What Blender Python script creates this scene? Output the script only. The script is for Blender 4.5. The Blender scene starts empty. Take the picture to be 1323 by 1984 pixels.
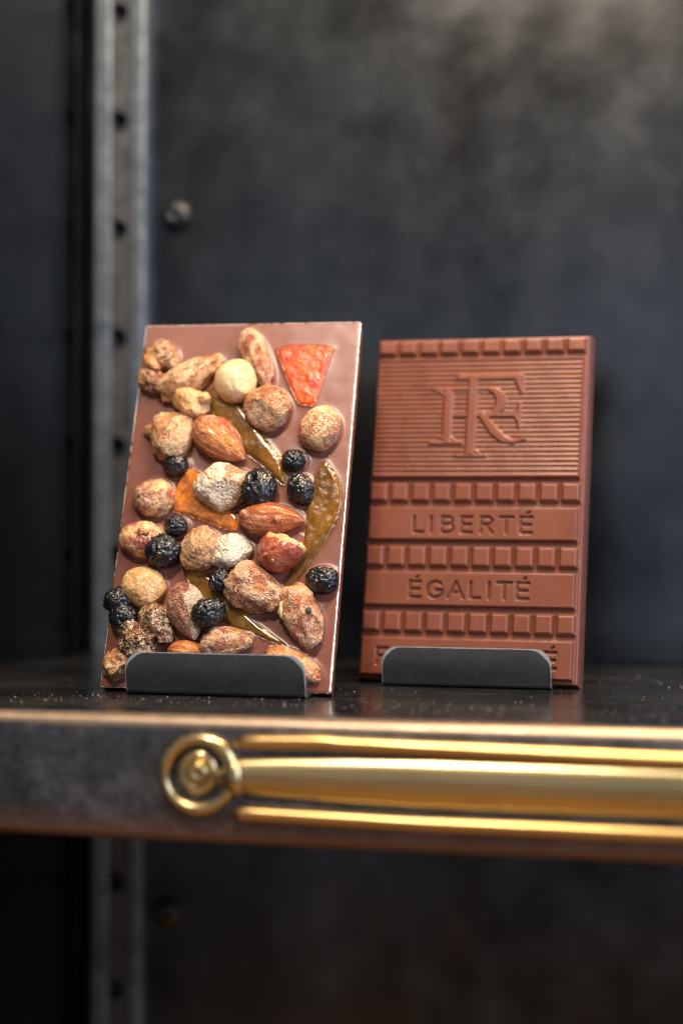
import bpy, bmesh, math, random
import numpy as np
from mathutils import Vector, Matrix, noise
from mathutils.geometry import delaunay_2d_cdt
scene = bpy.context.scene
C = scene.collection
rad = math.radians

# ---------------------------------------------------------------- camera
yaw, roll, pitch = rad(11.7), rad(0.25), rad(-0.10)
fw = Vector((-math.sin(yaw) * math.cos(pitch), math.cos(yaw) * math.cos(pitch), math.sin(pitch)))
r0 = Vector((math.cos(yaw), math.sin(yaw), 0)); u0 = r0.cross(fw)
rt = r0 * math.cos(roll) + u0 * math.sin(roll)
up = u0 * math.cos(roll) - r0 * math.sin(roll)
cam_data = bpy.data.cameras.new('camera'); cam = bpy.data.objects.new('camera', cam_data); C.objects.link(cam)
cam.matrix_world = Matrix(((rt.x, up.x, -fw.x, 0.1084912), (rt.y, up.y, -fw.y, -0.53205042), (rt.z, up.z, -fw.z, 0.0655), (0, 0, 0, 1)))
cam_data.sensor_fit = 'HORIZONTAL'; cam_data.sensor_width = 24; cam_data.lens = 60
cam_data.clip_start = 0.01; cam_data.clip_end = 50
cam_data.dof.use_dof = True; cam_data.dof.focus_distance = 0.608; cam_data.dof.aperture_fstop = 3.0
cam_data.dof.aperture_blades = 9
scene.camera = cam

# ---------------------------------------------------------------- world: dim warm shop interior with a pale daylight band
world = bpy.data.worlds.new('World'); scene.world = world; world.use_nodes = True
wn = world.node_tree; wn.nodes.clear()
wo = wn.nodes.new('ShaderNodeOutputWorld'); wb = wn.nodes.new('ShaderNodeBackground')
tc = wn.nodes.new('ShaderNodeTexCoord'); sx = wn.nodes.new('ShaderNodeSeparateXYZ')
mr = wn.nodes.new('ShaderNodeMapRange'); mr.inputs[1].default_value = -1; mr.inputs[2].default_value = 1
cr = wn.nodes.new('ShaderNodeValToRGB')
els = cr.color_ramp.elements
stops = [(0.0, (.30, .14, .05)), (.20, (.95, .46, .13)), (.30, (.50, .22, .07)), (.38, (.05, .04, .035)), (.44, (.14, .15, .17)), (.48, (.66, .74, .85)),
         (.545, (.90, 1.0, 1.15)), (.59, (.40, .44, .50)), (.615, (.20, .18, .16)), (.65, (.80, .58, .36)), (.70, (.42, .34, .27)), (.80, (.34, .27, .23)), (.88, (.22, .17, .14)), (1.0, (.12, .09, .06))]
els[0].position, els[0].color = stops[0][0], (*stops[0][1], 1)
els[1].position, els[1].color = stops[-1][0], (*stops[-1][1], 1)
for p_, c_ in stops[1:-1]:
    e = els.new(p_); e.color = (*c_, 1)
wn.links.new(tc.outputs['Generated'], sx.inputs[0]); wn.links.new(sx.outputs[2], mr.inputs[0])
wn.links.new(mr.outputs[0], cr.inputs[0]); 
wnz = wn.nodes.new('ShaderNodeTexNoise'); wnz.inputs['Scale'].default_value = 2.2; wnz.inputs['Detail'].default_value = 3; wnz.inputs['Roughness'].default_value = .6
wmp = wn.nodes.new('ShaderNodeMapping'); wmp.inputs['Scale'].default_value = (1.6, 1.6, .6); wmp.inputs['Location'].default_value = (3.1, .4, 0)
wmr = wn.nodes.new('ShaderNodeMapRange'); wmr.inputs[1].default_value = .35; wmr.inputs[2].default_value = .65; wmr.inputs[3].default_value = .55; wmr.inputs[4].default_value = 1.45
wmx = wn.nodes.new('ShaderNodeMix'); wmx.data_type = 'RGBA'; wmx.blend_type = 'MULTIPLY'; wmx.inputs[0].default_value = 1
wn.links.new(tc.outputs['Generated'], wmp.inputs[0]); wn.links.new(wmp.outputs[0], wnz.inputs['Vector']); wn.links.new(wnz.outputs['Fac'], wmr.inputs[0])
wn.links.new(cr.outputs[0], wmx.inputs[6]); wn.links.new(wmr.outputs[0], wmx.inputs[7]); wn.links.new(wmx.outputs[2], wb.inputs[0]); wn.links.new(wb.outputs[0], wo.inputs[0])
wb.inputs[1].default_value = 0.55

# ---------------------------------------------------------------- lamps
def area(name, loc, target, size, power, col, size_y=None):
    l = bpy.data.lights.new(name, 'AREA'); l.energy = power; l.color = col; l.size = size
    if size_y: l.shape = 'RECTANGLE'; l.size_y = size_y
    o = bpy.data.objects.new(name, l); C.objects.link(o); o.location = loc
    o.rotation_euler = (Vector(target) - Vector(loc)).to_track_quat('-Z', 'Y').to_euler()
    return o
area('window_light', (0.80, -0.42, 0.36), (0, .06, .06), 0.42, 7.5, (.66, .76, 1.0), 0.55)
area('shop_lamp', (-0.10, -0.50, 0.84), (0, .06, .07), 0.09, 6.0, (1.0, .88, .72))
area('cabinet_strip_light', (0.09, 0.0, 0.47), (0.02, .05, 0), 0.30, 3.5, (1.0, .68, .40), 0.03)
vs = scene.view_settings; vs.view_transform = 'Standard'; vs.look = 'None'; vs.gamma = 1; vs.exposure = 0.12
vs.use_curve_mapping = False
scene.cycles.max_bounces = 8; scene.cycles.pixel_filter_type = 'BLACKMAN_HARRIS'; scene.cycles.filter_width = 1.0

# ---------------------------------------------------------------- helpers
def tag(o, label, cat=None, group=None, kind=None):
    if label: o['label'] = label
    if cat: o['category'] = cat
    if group: o['group'] = group
    if kind: o['kind'] = kind
    return o
def thing(name, label, cat, loc=(0, 0, 0), group=None):
    o = bpy.data.objects.new(name, None); C.objects.link(o); o.location = loc; o.empty_display_size = .02
    return tag(o, label, cat, group)
def mesh(name, verts, faces, mats, parent=None, smooth=True, loc=None, rot=None):
    me = bpy.data.meshes.new(name); me.from_pydata([tuple(v) for v in verts], [], [tuple(f) for f in faces]); me.update()
    for m in (mats if isinstance(mats, (list, tuple)) else [mats]): me.materials.append(m)
    if smooth: me.polygons.foreach_set('use_smooth', [True] * len(me.polygons))
    o = bpy.data.objects.new(name, me); C.objects.link(o)
    if parent is not None: o.parent = parent
    if loc is not None: o.location = loc
    if rot is not None: o.rotation_euler = rot
    return o
def from_bm(name, bm, mats, parent=None, smooth=False):
    me = bpy.data.meshes.new(name); bm.normal_update(); bm.to_mesh(me); bm.free()
    for m in (mats if isinstance(mats, (list, tuple)) else [mats]): me.materials.append(m)
    if smooth: me.polygons.foreach_set('use_smooth', [True] * len(me.polygons))
    o = bpy.data.objects.new(name, me); C.objects.link(o)
    if parent is not None: o.parent = parent
    return o
def bevel(o, w, seg=2, mat=-1, angle=40):
    b = o.modifiers.new('bevel', 'BEVEL'); b.width = w; b.segments = seg; b.limit_method = 'ANGLE'; b.angle_limit = rad(angle); b.material = mat
    return o
def box(name, x0, x1, y0, y1, z0, z1, mats, parent=None, bev=0):
    bm = bmesh.new(); bmesh.ops.create_cube(bm, size=1)
    for v in bm.verts: v.co = Vector(((x0 + x1) / 2 + v.co.x * (x1 - x0), (y0 + y1) / 2 + v.co.y * (y1 - y0), (z0 + z1) / 2 + v.co.z * (z1 - z0)))
    o = from_bm(name, bm, mats, parent)
    if bev: bevel(o, bev)
    return o

class M:
    """small node-material builder"""
    def __init__(s, name):
        s.m = bpy.data.materials.new(name); s.m.use_nodes = True; s.t = s.m.node_tree; s.N = s.t.nodes
        s.p = s.N['Principled BSDF']; s.tc = s.N.new('ShaderNodeTexCoord'); s.oi = None
    def link(s, a, b): s.t.links.new(a, b)
    def rnd(s):
        if not s.oi: s.oi = s.N.new('ShaderNodeObjectInfo')
        k = s.N.new('ShaderNodeMath'); k.operation = 'MULTIPLY'; k.inputs[1].default_value = 37.; s.link(s.oi.outputs['Random'], k.inputs[0]); return k.outputs[0]
    def noise(s, scale, detail=3, rough=.6, coord=None, dist=0, stretch=None, w=True):
        n = s.N.new('ShaderNodeTexNoise'); n.noise_dimensions = '4D' if w else '3D'
        n.inputs['Scale'].default_value = scale; n.inputs['Detail'].default_value = detail; n.inputs['Roughness'].default_value = rough; n.inputs['Distortion'].default_value = dist
        c = coord or s.tc.outputs['Object']
        if stretch:
            mp = s.N.new('ShaderNodeMapping'); mp.inputs['Scale'].default_value = stretch; s.link(c, mp.inputs[0]); c = mp.outputs[0]
        s.link(c, n.inputs['Vector'])
        if w: s.link(s.rnd(), n.inputs['W'])
        return n.outputs['Fac']
    def voro(s, scale, feature='F1', out='Distance'):
        n = s.N.new('ShaderNodeTexVoronoi'); n.feature = feature; n.inputs['Scale'].default_value = scale
        s.link(s.tc.outputs['Object'], n.inputs['Vector']); return n.outputs[out]
    def ramp(s, fac, stops):
        r = s.N.new('ShaderNodeValToRGB'); e = r.color_ramp.elements
        e[0].position, e[0].color = stops[0][0], s.c(stops[0][1]); e[1].position, e[1].color = stops[-1][0], s.c(stops[-1][1])
        for p, c in stops[1:-1]: q = e.new(p); q.color = s.c(c)
        s.link(fac, r.inputs[0]); return r.outputs[0]
    def c(s, v): return (v, v, v, 1) if isinstance(v, (int, float)) else (*v, 1)
    def mix(s, fac, a, b, mode='MIX'):
        n = s.N.new('ShaderNodeMix'); n.data_type = 'RGBA'; n.blend_type = mode
        for i, v in ((0, fac), (6, a), (7, b)):
            if hasattr(v, 'is_linked'): s.link(v, n.inputs[i])
            else: n.inputs[i].default_value = v if i == 0 else s.c(v)
        return n.outputs[2]
    def math(s, op, a, b=0., clamp=False):
        n = s.N.new('ShaderNodeMath'); n.operation = op; n.use_clamp = clamp
        for i, v in ((0, a), (1, b)):
            if hasattr(v, 'is_linked'): s.link(v, n.inputs[i])
            else: n.inputs[i].default_value = v
        return n.outputs[0]
    def bump(s, h, dist, strength=1., prev=None):
        n = s.N.new('ShaderNodeBump'); n.inputs['Strength'].default_value = strength; n.inputs['Distance'].default_value = dist
        s.link(h, n.inputs['Height'])
        if prev: s.link(prev, n.inputs['Normal'])
        s.link(n.outputs[0], s.p.inputs['Normal']); return n.outputs[0]
    def set(s, **k):
        for a, v in k.items():
            i = s.p.inputs[a.replace('_', ' ')]
            if hasattr(v, 'is_linked'): s.link(v, i)
            else: i.default_value = s.c(v) if isinstance(v, tuple) and len(v) == 3 and i.type == 'RGBA' else v
        return s

# ---------------------------------------------------------------- materials
def steel_mat(name, dark, light, rough, metal=.75, warm=None, scale=12, ior=1.5):
    m = M(name); P = m.tc.outputs['Object']
    a = m.noise(scale, 5, .65, w=False); b = m.noise(scale * 7, 4, .6, w=False)
    f = m.math('ADD', m.math('MULTIPLY', a, .7), m.math('MULTIPLY', b, .3))
    col = m.ramp(f, [(.36, dark), (.5, tuple((x + y) / 2 for x, y in zip(dark, light))), (.66, light)])
    if warm: col = m.mix(m.ramp(m.noise(scale * .8, 5, .7, w=False, dist=1.2), [(.55, 0.), (.72, .6)]), col, warm)
    m.set(Base_Color=col, Metallic=metal, Roughness=m.ramp(b, [(.3, rough * .8), (.7, rough * 1.25)]))
    m.bump(b, .0002, .35); return m
wall_steel = steel_mat('wall_patina_steel', (.036, .042, .050), (.140, .160, .185), .22, .95, (.15, .105, .080), 4.2).m
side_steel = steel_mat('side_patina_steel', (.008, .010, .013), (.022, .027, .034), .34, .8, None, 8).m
gap_dark = steel_mat('dark_gap_shade', (.010, .010, .011), (.02, .02, .022), .5, .3).m  # near-black colour puts the shade of unlit gaps into the material
rail_steel = steel_mat('rail_steel', (.15, .19, .23), (.30, .36, .42), .34, .8, None, 18).m
rail_web = steel_mat('rail_web_steel', (.07, .075, .085), (.13, .14, .155), .45, .7, None, 18).m
bolt_steel = steel_mat('bolt_steel', (.030, .032, .035), (.055, .058, .062), .36, .9).m

m = M('shelf_steel')
sxyz = m.N.new('ShaderNodeSeparateXYZ'); m.link(m.tc.outputs['Object'], sxyz.inputs[0]); Z = sxyz.outputs[2]; Y = sxyz.outputs[1]
n1 = m.noise(14, 5, .65, w=False); n2 = m.noise(160, 4, .65, w=False); n3 = m.noise(60, 3, .6, w=False, stretch=(.15, 1, 1))
base = m.ramp(m.math('ADD', m.math('MULTIPLY', n1, .55), m.math('MULTIPLY', n2, .45)), [(.36, (.045, .048, .055)), (.5, (.095, .10, .112)), (.64, (.20, .20, .21))])
frontmask = m.math('LESS_THAN', Y, -.0150)
zj = m.math('ADD', Z, m.math('MULTIPLY', m.math('SUBTRACT', n3, .5), .005))
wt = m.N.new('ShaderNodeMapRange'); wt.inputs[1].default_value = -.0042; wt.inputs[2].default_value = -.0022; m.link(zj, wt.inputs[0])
wbm = m.N.new('ShaderNodeMapRange'); wbm.inputs[1].default_value = -.0290; wbm.inputs[2].default_value = -.0370; m.link(zj, wbm.inputs[0])
col = m.mix(m.math('MULTIPLY', wbm.outputs[0], .85), base, (.20, .115, .075))
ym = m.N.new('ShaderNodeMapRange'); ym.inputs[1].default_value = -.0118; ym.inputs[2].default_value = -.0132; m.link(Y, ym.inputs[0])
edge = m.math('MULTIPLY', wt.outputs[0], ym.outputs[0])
col = m.mix(m.math('MULTIPLY', edge, .9), col, (.42, .31, .22))  # worn top edge, with its warm highlight put into the colour
m.set(Base_Color=col, Metallic=.7, Roughness=m.ramp(n2, [(.3, .30), (.7, .46)]))
m.bump(n2, .00025, .4); shelf_mat = m.m

m = M('shelf_top_steel')
n1 = m.noise(22, 5, .7, w=False); n2 = m.noise(300, 3, .6, w=False); n3 = m.noise(40, 5, .7, w=False, stretch=(.25, 1, 1))
col = m.ramp(n1, [(.35, (.009, .009, .010)), (.65, (.034, .036, .039))])
spk = m.ramp(m.noise(520, 2, .5, w=False), [(.66, 0.), (.74, .45)])
col = m.mix(spk, col, (.22, .21, .19))
m.set(Base_Color=col, Metallic=.35, Roughness=m.ramp(n3, [(.35, .10), (.7, .40)]))
m.bump(n2, .0001, .5); shelf_top_mat = m.m

def choc_mat(name, col, rough, amp=.3):
    m = M(name)
    n = m.noise(60, 4, .6, w=False); n2 = m.noise(900, 3, .6, w=False)
    m.set(Base_Color=m.mix(m.ramp(n, [(.3, 0.), (.7, 1.)]), tuple(c * .9 for c in col), tuple(c * 1.08 for c in col)),
          Roughness=m.ramp(m.noise(110, 4, .6, w=False), [(.3, rough * .9), (.7, rough * 1.2)]), Subsurface_Weight=.12, Subsurface_Scale=.0015, Specular_IOR_Level=.5)
    m.p.inputs['Subsurface Radius'].default_value = (1, .45, .25)
    m.bump(n2, .00006, amp); return m.m
choc_nut = choc_mat('milk_chocolate', (.180, .060, .041), .30)
choc_mould = choc_mat('moulded_milk_chocolate', (.185, .062, .037), .27)
m = M('chocolate_bloom_edge')
m.set(Base_Color=m.ramp(m.noise(600, 3, .7, w=False), [(.30, (.36, .18, .14)), (.40, (.72, .60, .57)), (.60, (.88, .83, .82))]), Roughness=.5)
m.bump(m.noise(900, 3, .6, w=False), .0003, .8); choc_edge = m.m

def nut_mat(name, a, b, dark, speck=(.88, .76, .58), samt=.5, rough=.42, scale=150, bump=.0006, split=None, streak=False, coat=0.):
    m = M(name)
    if streak: n1 = m.noise(scale * 1.6, 4, .7, stretch=(.16, 1, 1))
    else: n1 = m.noise(scale, 5, .72, dist=.8)
    n2 = m.noise(scale * 3.4, 5, .75); n3 = m.noise(scale * .8, 3, .6, dist=1.); n4 = m.noise(scale * 1.7, 5, .75, dist=.5)
    col = m.mix(m.ramp(n1, [(.44, 0.), (.54, 1.)]), a, b)
    a = tuple(min(.9, x ** .95) for x in a); b = tuple(min(.9, x ** .95) for x in b)
    pale = tuple(min(.92, x * .45 + y * .55) for x, y in zip(a, (.92, .78, .56)))
    col = m.mix(m.ramp(n4, [(.58 - .09 * samt, 0.), (.65 - .09 * samt, .3 + .6 * samt)]), col, pale)
    if split:
        c2, ax, off = split
        d = m.N.new('ShaderNodeVectorMath'); d.operation = 'DOT_PRODUCT'; m.link(m.tc.outputs['Object'], d.inputs[0]); d.inputs[1].default_value = ax
        e = m.math('ADD', m.math('MULTIPLY', d.outputs['Value'], 160.), m.math('MULTIPLY', m.math('SUBTRACT', n3, .5), 1.4))
        col = m.mix(m.ramp(m.math('ADD', e, off), [(.46, 0.), (.54, 1.)]), col, m.mix(m.ramp(n4, [(.42, 0.), (.5, .5)]), c2, tuple(x * .72 for x in c2)))
    col = m.mix(m.ramp(n2, [(.59, 0.), (.66, .85)]), col, dark)
    at = m.N.new('ShaderNodeAttribute'); at.attribute_name = 'pale'
    crust = tuple(min(.92, x * .55 + y * .45) for x, y in zip(a, (.98, .80, .56)))
    col = m.mix(m.math('MULTIPLY', m.ramp(m.math('ADD', at.outputs['Fac'], m.math('MULTIPLY', m.math('SUBTRACT', n2, .5), 2.0)), [(.44, 0.), (.60, 1.)]), .32 + .5 * samt if a[0] > .35 else .12), col, crust)
    vo = m.voro(scale * 9); big = m.ramp(n3, [(.46, 0.), (.56, 1.)])
    sp = m.math('MULTIPLY', m.ramp(m.math('ADD', vo, m.math('MULTIPLY', m.math('SUBTRACT', n2, .5), -.6)), [(.25, 1.), (.42, 0.)]), m.math('MULTIPLY', big, samt))
    col = m.mix(sp, col, speck)
    m.set(Base_Color=col, Roughness=m.math('ADD', m.ramp(n2, [(.35, rough * .5), (.7, rough * 1.1)]), m.math('MULTIPLY', at.outputs['Fac'], .2)), Subsurface_Weight=.12, Subsurface_Scale=.0015, Coat_Weight=max(coat, .25), Coat_Roughness=.18)
    m.p.inputs['Subsurface Radius'].default_value = (1, .5, .25)
    h = m.math('ADD', m.math('MULTIPLY', n2, 1.2), m.math('ADD', m.math('MULTIPLY', m.math('MULTIPLY', vo, big), -.7 * samt), m.math('MULTIPLY', n4, 1.6)))
    m.bump(h, bump * 1.7, 1.0); return m.m
NM = dict(
    tan=nut_mat('sugared_tan_nut', (.68, .34, .11), (.44, .18, .07), (.20, .085, .05), samt=.8, bump=.0009),
    brown=nut_mat('sugared_brown_nut', (.60, .27, .09), (.36, .12, .05), (.14, .05, .035), samt=.7, bump=.0008),
    pink=nut_mat('pink_brown_sugared_nut', (.66, .29, .12), (.38, .11, .06), (.62, .40, .24), speck=(.82, .66, .52), samt=.85, bump=.0009),
    golden=nut_mat('golden_nut', (.78, .47, .18), (.66, .34, .12), (.36, .16, .08), samt=.35, rough=.35, bump=.0005),
    blanched=nut_mat('blanched_nut', (.80, .56, .27), (.86, .68, .40), (.62, .36, .14), speck=(.9, .8, .6), samt=.2, rough=.38, scale=110, bump=.0004),
    patch=nut_mat('patchy_hazelnut', (.82, .52, .22), (.42, .16, .09), (.22, .08, .05), samt=.6, rough=.35, scale=120, bump=.0006),
    skin=nut_mat('red_skinned_hazelnut', (.74, .45, .18), (.36, .09, .07), (.20, .06, .05), samt=.45, rough=.3, scale=95, bump=.0006, coat=.3),
    almond=nut_mat('glossy_red_almond', (.56, .17, .05), (.40, .09, .03), (.66, .34, .15), samt=.1, rough=.3, scale=170, bump=.0007, streak=True, coat=.5),
    broken=nut_mat('broken_almond', (.46, .10, .03), (.34, .06, .03), (.60, .26, .10), samt=.1, rough=.28, scale=130, bump=.0005, split=((.88, .56, .26), (.75, .65, 0), .30), coat=.5),
    almond2=nut_mat('sugared_orange_almond', (.70, .27, .07), (.44, .11, .04), (.72, .46, .25), samt=.45, rough=.32, scale=130, bump=.0008, streak=True, coat=.3),
    orange=nut_mat('orange_almond_tip', (.78, .30, .07), (.60, .14, .04), (.85, .55, .25), samt=.2, rough=.3, coat=.4),
    ridge=nut_mat('ridged_almond', (.44, .18, .10), (.30, .09, .05), (.66, .44, .28), samt=.5, scale=170, bump=.0012, streak=True, split=((.82, .66, .48), (.2, 1, 0), .12)),
    white=nut_mat('white_walnut', (.85, .78, .66), (.74, .60, .44), (.50, .27, .13), speck=(.95, .92, .85), samt=.8, rough=.45, scale=95, bump=.0010, split=((.52, .30, .15), (1, -.3, .2), .05)),
    cream=nut_mat('cream_walnut', (.85, .80, .70), (.78, .68, .50), (.56, .36, .16), speck=(.95, .92, .85), samt=.8, rough=.45, scale=110, bump=.0010),
    walnut=nut_mat('tan_walnut', (.58, .35, .18), (.48, .24, .11), (.84, .70, .52), samt=.3, rough=.4, scale=80, bump=.0008),
    darkwal=nut_mat('dark_caramel_walnut', (.30, .12, .05), (.10, .035, .025), (.04, .02, .018), speck=(.80, .55, .25), samt=1.0, rough=.25, scale=130, bump=.0012, coat=.6),
    seed=nut_mat('pale_seed', (.78, .60, .38), (.70, .48, .28), (.6, .4, .2), samt=0.),
    poppy=nut_mat('dark_seed', (.10, .10, .11), (.06, .06, .07), (.03, .03, .03), samt=0.))
m = M('dried_blueberry')
n1 = m.noise(260, 4, .6, dist=.8); n2 = m.noise(800, 3, .6)
m.set(Base_Color=m.ramp(n1, [(.35, (.004, .005, .006)), (.60, (.010, .012, .018)), (.75, (.026, .032, .046))]), Roughness=m.ramp(n2, [(.3, .22), (.7, .42)]), Coat_Weight=.5, Coat_Roughness=.15)
m.bump(n2, .0003, .7, m.bump(n1, .0010, .8)); berry_mat = m.m
def gel_mat(name, a, b, hi, rough=.12, ts=240, bd=.00015):
    m = M(name)
    n1 = m.noise(ts, 4, .6, dist=.6); n2 = m.noise(420, 4, .65); v = m.voro(420, 'SMOOTH_F1')
    col = m.mix(m.ramp(n1, [(.42, 0.), (.58, 1.)]), a, b)
    col = m.mix(m.ramp(n2, [(.60, 0.), (.70, .6)]), col, hi)
    m.set(Base_Color=col, Roughness=m.ramp(n2, [(.4, rough), (.65, rough * 3)]), Coat_Weight=.7, Coat_Roughness=.13, Specular_IOR_Level=.35, Subsurface_Weight=.3, Subsurface_Scale=.003, Transmission_Weight=.12)
    m.p.inputs['Subsurface Radius'].default_value = (1, .5, .12)
    m.bump(v, .00025, .6, m.bump(n2, bd, .8)); return m.m
gel_orange = gel_mat('candied_orange_peel', (.72, .12, .012), (.42, .04, .006), (.90, .34, .07), rough=.16, bd=.0003)
gel_amber = gel_mat('amber_candied_peel', (.72, .24, .03), (.34, .11, .03), (.55, .32, .18))
gel_green = gel_mat('green_candied_peel', (.22, .095, .008), (.11, .048, .006), (.36, .27, .13), ts=90)

def brass_mat(name, col, rough):
    m = M(name); n = m.noise(30, 4, .6, w=False, stretch=(.3, 1, 1)); n2 = m.noise(400, 2, .5, w=False)
    n5 = m.noise(16, 5, .7, w=False, stretch=(.35, 1, 2.5)); cc = m.mix(m.ramp(n, [(.35, 0.), (.65, 1.)]), col, tuple(c * .78 for c in col))
    cc = m.mix(m.ramp(n5, [(.50, 0.), (.66, .55)]), cc, (.30, .27, .15))
    m.set(Base_Color=cc, Metallic=1., Roughness=m.ramp(n, [(.35, rough), (.65, rough * 1.6)]))
    m.bump(n, .0008, .5); return m.m
brass = brass_mat('polished_brass', (.76, .60, .32), .22)
brass_rod = brass_mat('bright_brass_rod', (.82, .55, .23), .24)

m = M('matt_black_powder_coat')
wa = m.N.new('ShaderNodeAttribute'); wa.attribute_name = 'wear'
n2 = m.noise(700, 3, .6, w=False); n = m.noise(60, 3, .6, w=False)
wf = m.ramp(m.math('ADD', wa.outputs['Fac'], m.math('MULTIPLY', m.math('SUBTRACT', m.noise(420, 3, .6, w=False), .5), .5)), [(.46, 0.), (.56, 1.)])
blk = m.mix(m.ramp(m.noise(1300, 2, .5, w=False), [(.66, 0.), (.74, .5)]), m.ramp(n, [(.3, (.020, .022, .024)), (.7, (.036, .039, .042))]), (.20, .20, .20))
m.set(Base_Color=m.mix(wf, blk, (.36, .40, .44)), Metallic=m.math('MULTIPLY', wf, .5), Roughness=.42)
m.bump(n2, .0001, .5); stand_mat = m.m
m = M('worn_bare_edge'); m.set(Base_Color=m.ramp(m.noise(220, 3, .6, w=False), [(.40, (.16, .18, .20)), (.55, (.46, .51, .56))]), Metallic=.5, Roughness=.38); worn_mat = m.m

# ================================================================ SETTING: blackened steel cabinet
BW = .209
def plate_with_holes(x0, x1, z0, z1, hx, hz, r, y=0, n=24, rx=None):
    """flat perforated plate in the local xz plane (real openings); hz are hole centre heights"""
    V, Fc = [], []
    def q(a, b, c, d):
        i = len(V); V.extend([(p[0], y, p[1]) for p in (a, b, c, d)]); Fc.append((i, i + 1, i + 2, i + 3))
    hh = r * 2
    zc = z0
    for h in sorted(hz):
        if h - hh < zc or h + hh > z1: continue
        q((x0, zc), (x1, zc), (x1, h - hh), (x0, h - hh))
        ring = []
        for k in range(n):
            a = 2 * math.pi * k / n + math.pi / 4
            ci, si = math.cos(a), math.sin(a); s = 1 / max(abs(ci), abs(si))
            ox = (x1 - hx) if ci > 0 else (hx - x0)
            ring.append(((hx + ci * (rx or r), h + si * r), (hx + ci * s * ox, h + si * s * hh)))
        for k in range(n):
            a, b = ring[k], ring[(k + 1) % n]; q(a[0], a[1], b[1], b[0])
        zc = h + hh
    q((x0, zc), (x1, zc), (x1, z1), (x0, z1))
    return V, Fc
pitch_h = .0489; HZ = [.1418 + pitch_h * k for k in range(-9, 7)]
Z0, Z1 = -.32, .48
back_wall = thing('back_wall', 'mottled blackened steel back panel of the cabinet behind both chocolate bars', 'wall', (0, BW, 0))
box('wall_panel', -.17, .46, 0, .004, Z0, Z1, wall_steel, back_wall)
def bolt(x, z, label):
    t = thing('bolt', label, 'bolt', (x, BW, z), 'bolts in the back panel')
    V, Fc = [], []; prof = [(.0072, 0), (.0072, .0012), (.0066, .0028), (.0050, .0042), (.0030, .0048), (.0024, .0048), (.0024, .0026), (0.0001, .0026)]; n = 32
    for rr, yy in prof:
        for k in range(n):
            a = 2 * math.pi * k / n; V.append((rr * math.cos(a), -yy, rr * math.sin(a)))
    for j in range(len(prof) - 1):
        for k in range(n): Fc.append((j * n + k, j * n + (k + 1) % n, (j + 1) * n + (k + 1) % n, (j + 1) * n + k))
    mesh('bolt_head', V, Fc, bolt_steel, t)
bolt(-.1215, .198, 'round steel bolt head on the back panel above the nut topped bar')
bolt(-.1245, -.1176, 'round steel bolt head on the back panel below the shelf')

rail = thing('perforated_rail', 'upright perforated grey steel rail standing in the left back corner of the cabinet', 'rail', (-.146, BW, 0))
V, Fc = plate_with_holes(-.0060, .0053, Z0, Z1, -.0010, HZ, .0049)
o = mesh('rail_web', V, Fc, rail_web, rail, smooth=False, loc=(0, -.0065, 0)); sm = o.modifiers.new('solid', 'SOLIDIFY'); sm.thickness = .0015; sm.offset = 1
box('rail_flange', -.0120, -.0040, -.0085, -.0002, Z0, Z1, rail_steel, rail, .0012)
box('rail_flange', .0053, .0119, -.0085, -.0002, Z0, Z1, rail_steel, rail, .0012)
box('rail_hole_shade', -.0062, .0054, -.0022, -.0002, Z0, Z1, gap_dark, rail)  # added dark sheet standing in for the shade inside the rail holes

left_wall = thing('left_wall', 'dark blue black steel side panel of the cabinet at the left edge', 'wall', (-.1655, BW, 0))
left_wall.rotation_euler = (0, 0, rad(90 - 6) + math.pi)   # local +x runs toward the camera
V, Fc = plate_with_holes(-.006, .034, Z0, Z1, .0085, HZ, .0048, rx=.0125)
o = mesh('reflected_hole_plate', V, Fc, side_steel, left_wall, smooth=False); sm = o.modifiers.new('solid', 'SOLIDIFY'); sm.thickness = .002; sm.offset = 1  # added openings imitate the rail holes mirrored in the glossy side wall
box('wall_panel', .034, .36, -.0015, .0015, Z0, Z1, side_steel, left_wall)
box('reflected_hole_backing', -.010, .040, -.006, -.0035, Z0, Z1, gap_dark, left_wall)  # added dark sheet behind the imitated hole reflections
box('rail_reflection_strip', .0035, .0135, .0008, .0028, Z0, Z1, side_steel, left_wall, .0006)  # added strip imitates the rail's reflection in the side wall

# shelf: thick steel box with rounded front edges
def rounded_profile():
    P = []; R = .0036; T = .0400; yf = -.016
    P.append((.198, 0.)); P.append((yf + R + .004, 0.))
    for k in range(0, 9):
        a = rad(90 + 90 * k / 8); P.append((yf + R + R * math.cos(a), -R + R * math.sin(a)))
    P.append((yf, -T / 2))
    for k in range(0, 9):
        a = rad(180 + 90 * k / 8); P.append((yf + R + R * math.cos(a), -T + R + R * math.sin(a)))
    P.append((.198, -T)); return P
shelf = thing('shelf', 'thick blackened steel shelf with rounded worn edges carrying both chocolate bars', 'shelf', (0, 0, 0))
P = rounded_profile(); V, Fc = [], []
NX = 60
for i in range(NX + 1):
    x = -.205 + (.44 + .205) * i / NX
    for y, z in P:
        xx = x
        if x < -.16: pass
        V.append((xx, y, z))
n = len(P)
for i in range(NX):
    for j in range(1, n - 1): Fc.append((i * n + j, i * n + j + 1, (i + 1) * n + j + 1, (i + 1) * n + j))
mesh('shelf_front', V, Fc, shelf_mat, shelf)
V = [(-.205, -.0084, 0), (.44, -.0084, 0), (.44, .198, 0), (-.160, .198, 0)]
mesh('shelf_top', V, [(0, 1, 2, 3)], shelf_top_mat, shelf, smooth=False)
V = [(-.205, .198, -.04), (.44, .198, -.04), (.44, .198, 0), (-.205, .198, 0)]
mesh('shelf_back', V, [(0, 1, 2, 3)], gap_dark, shelf, smooth=False)

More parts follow.
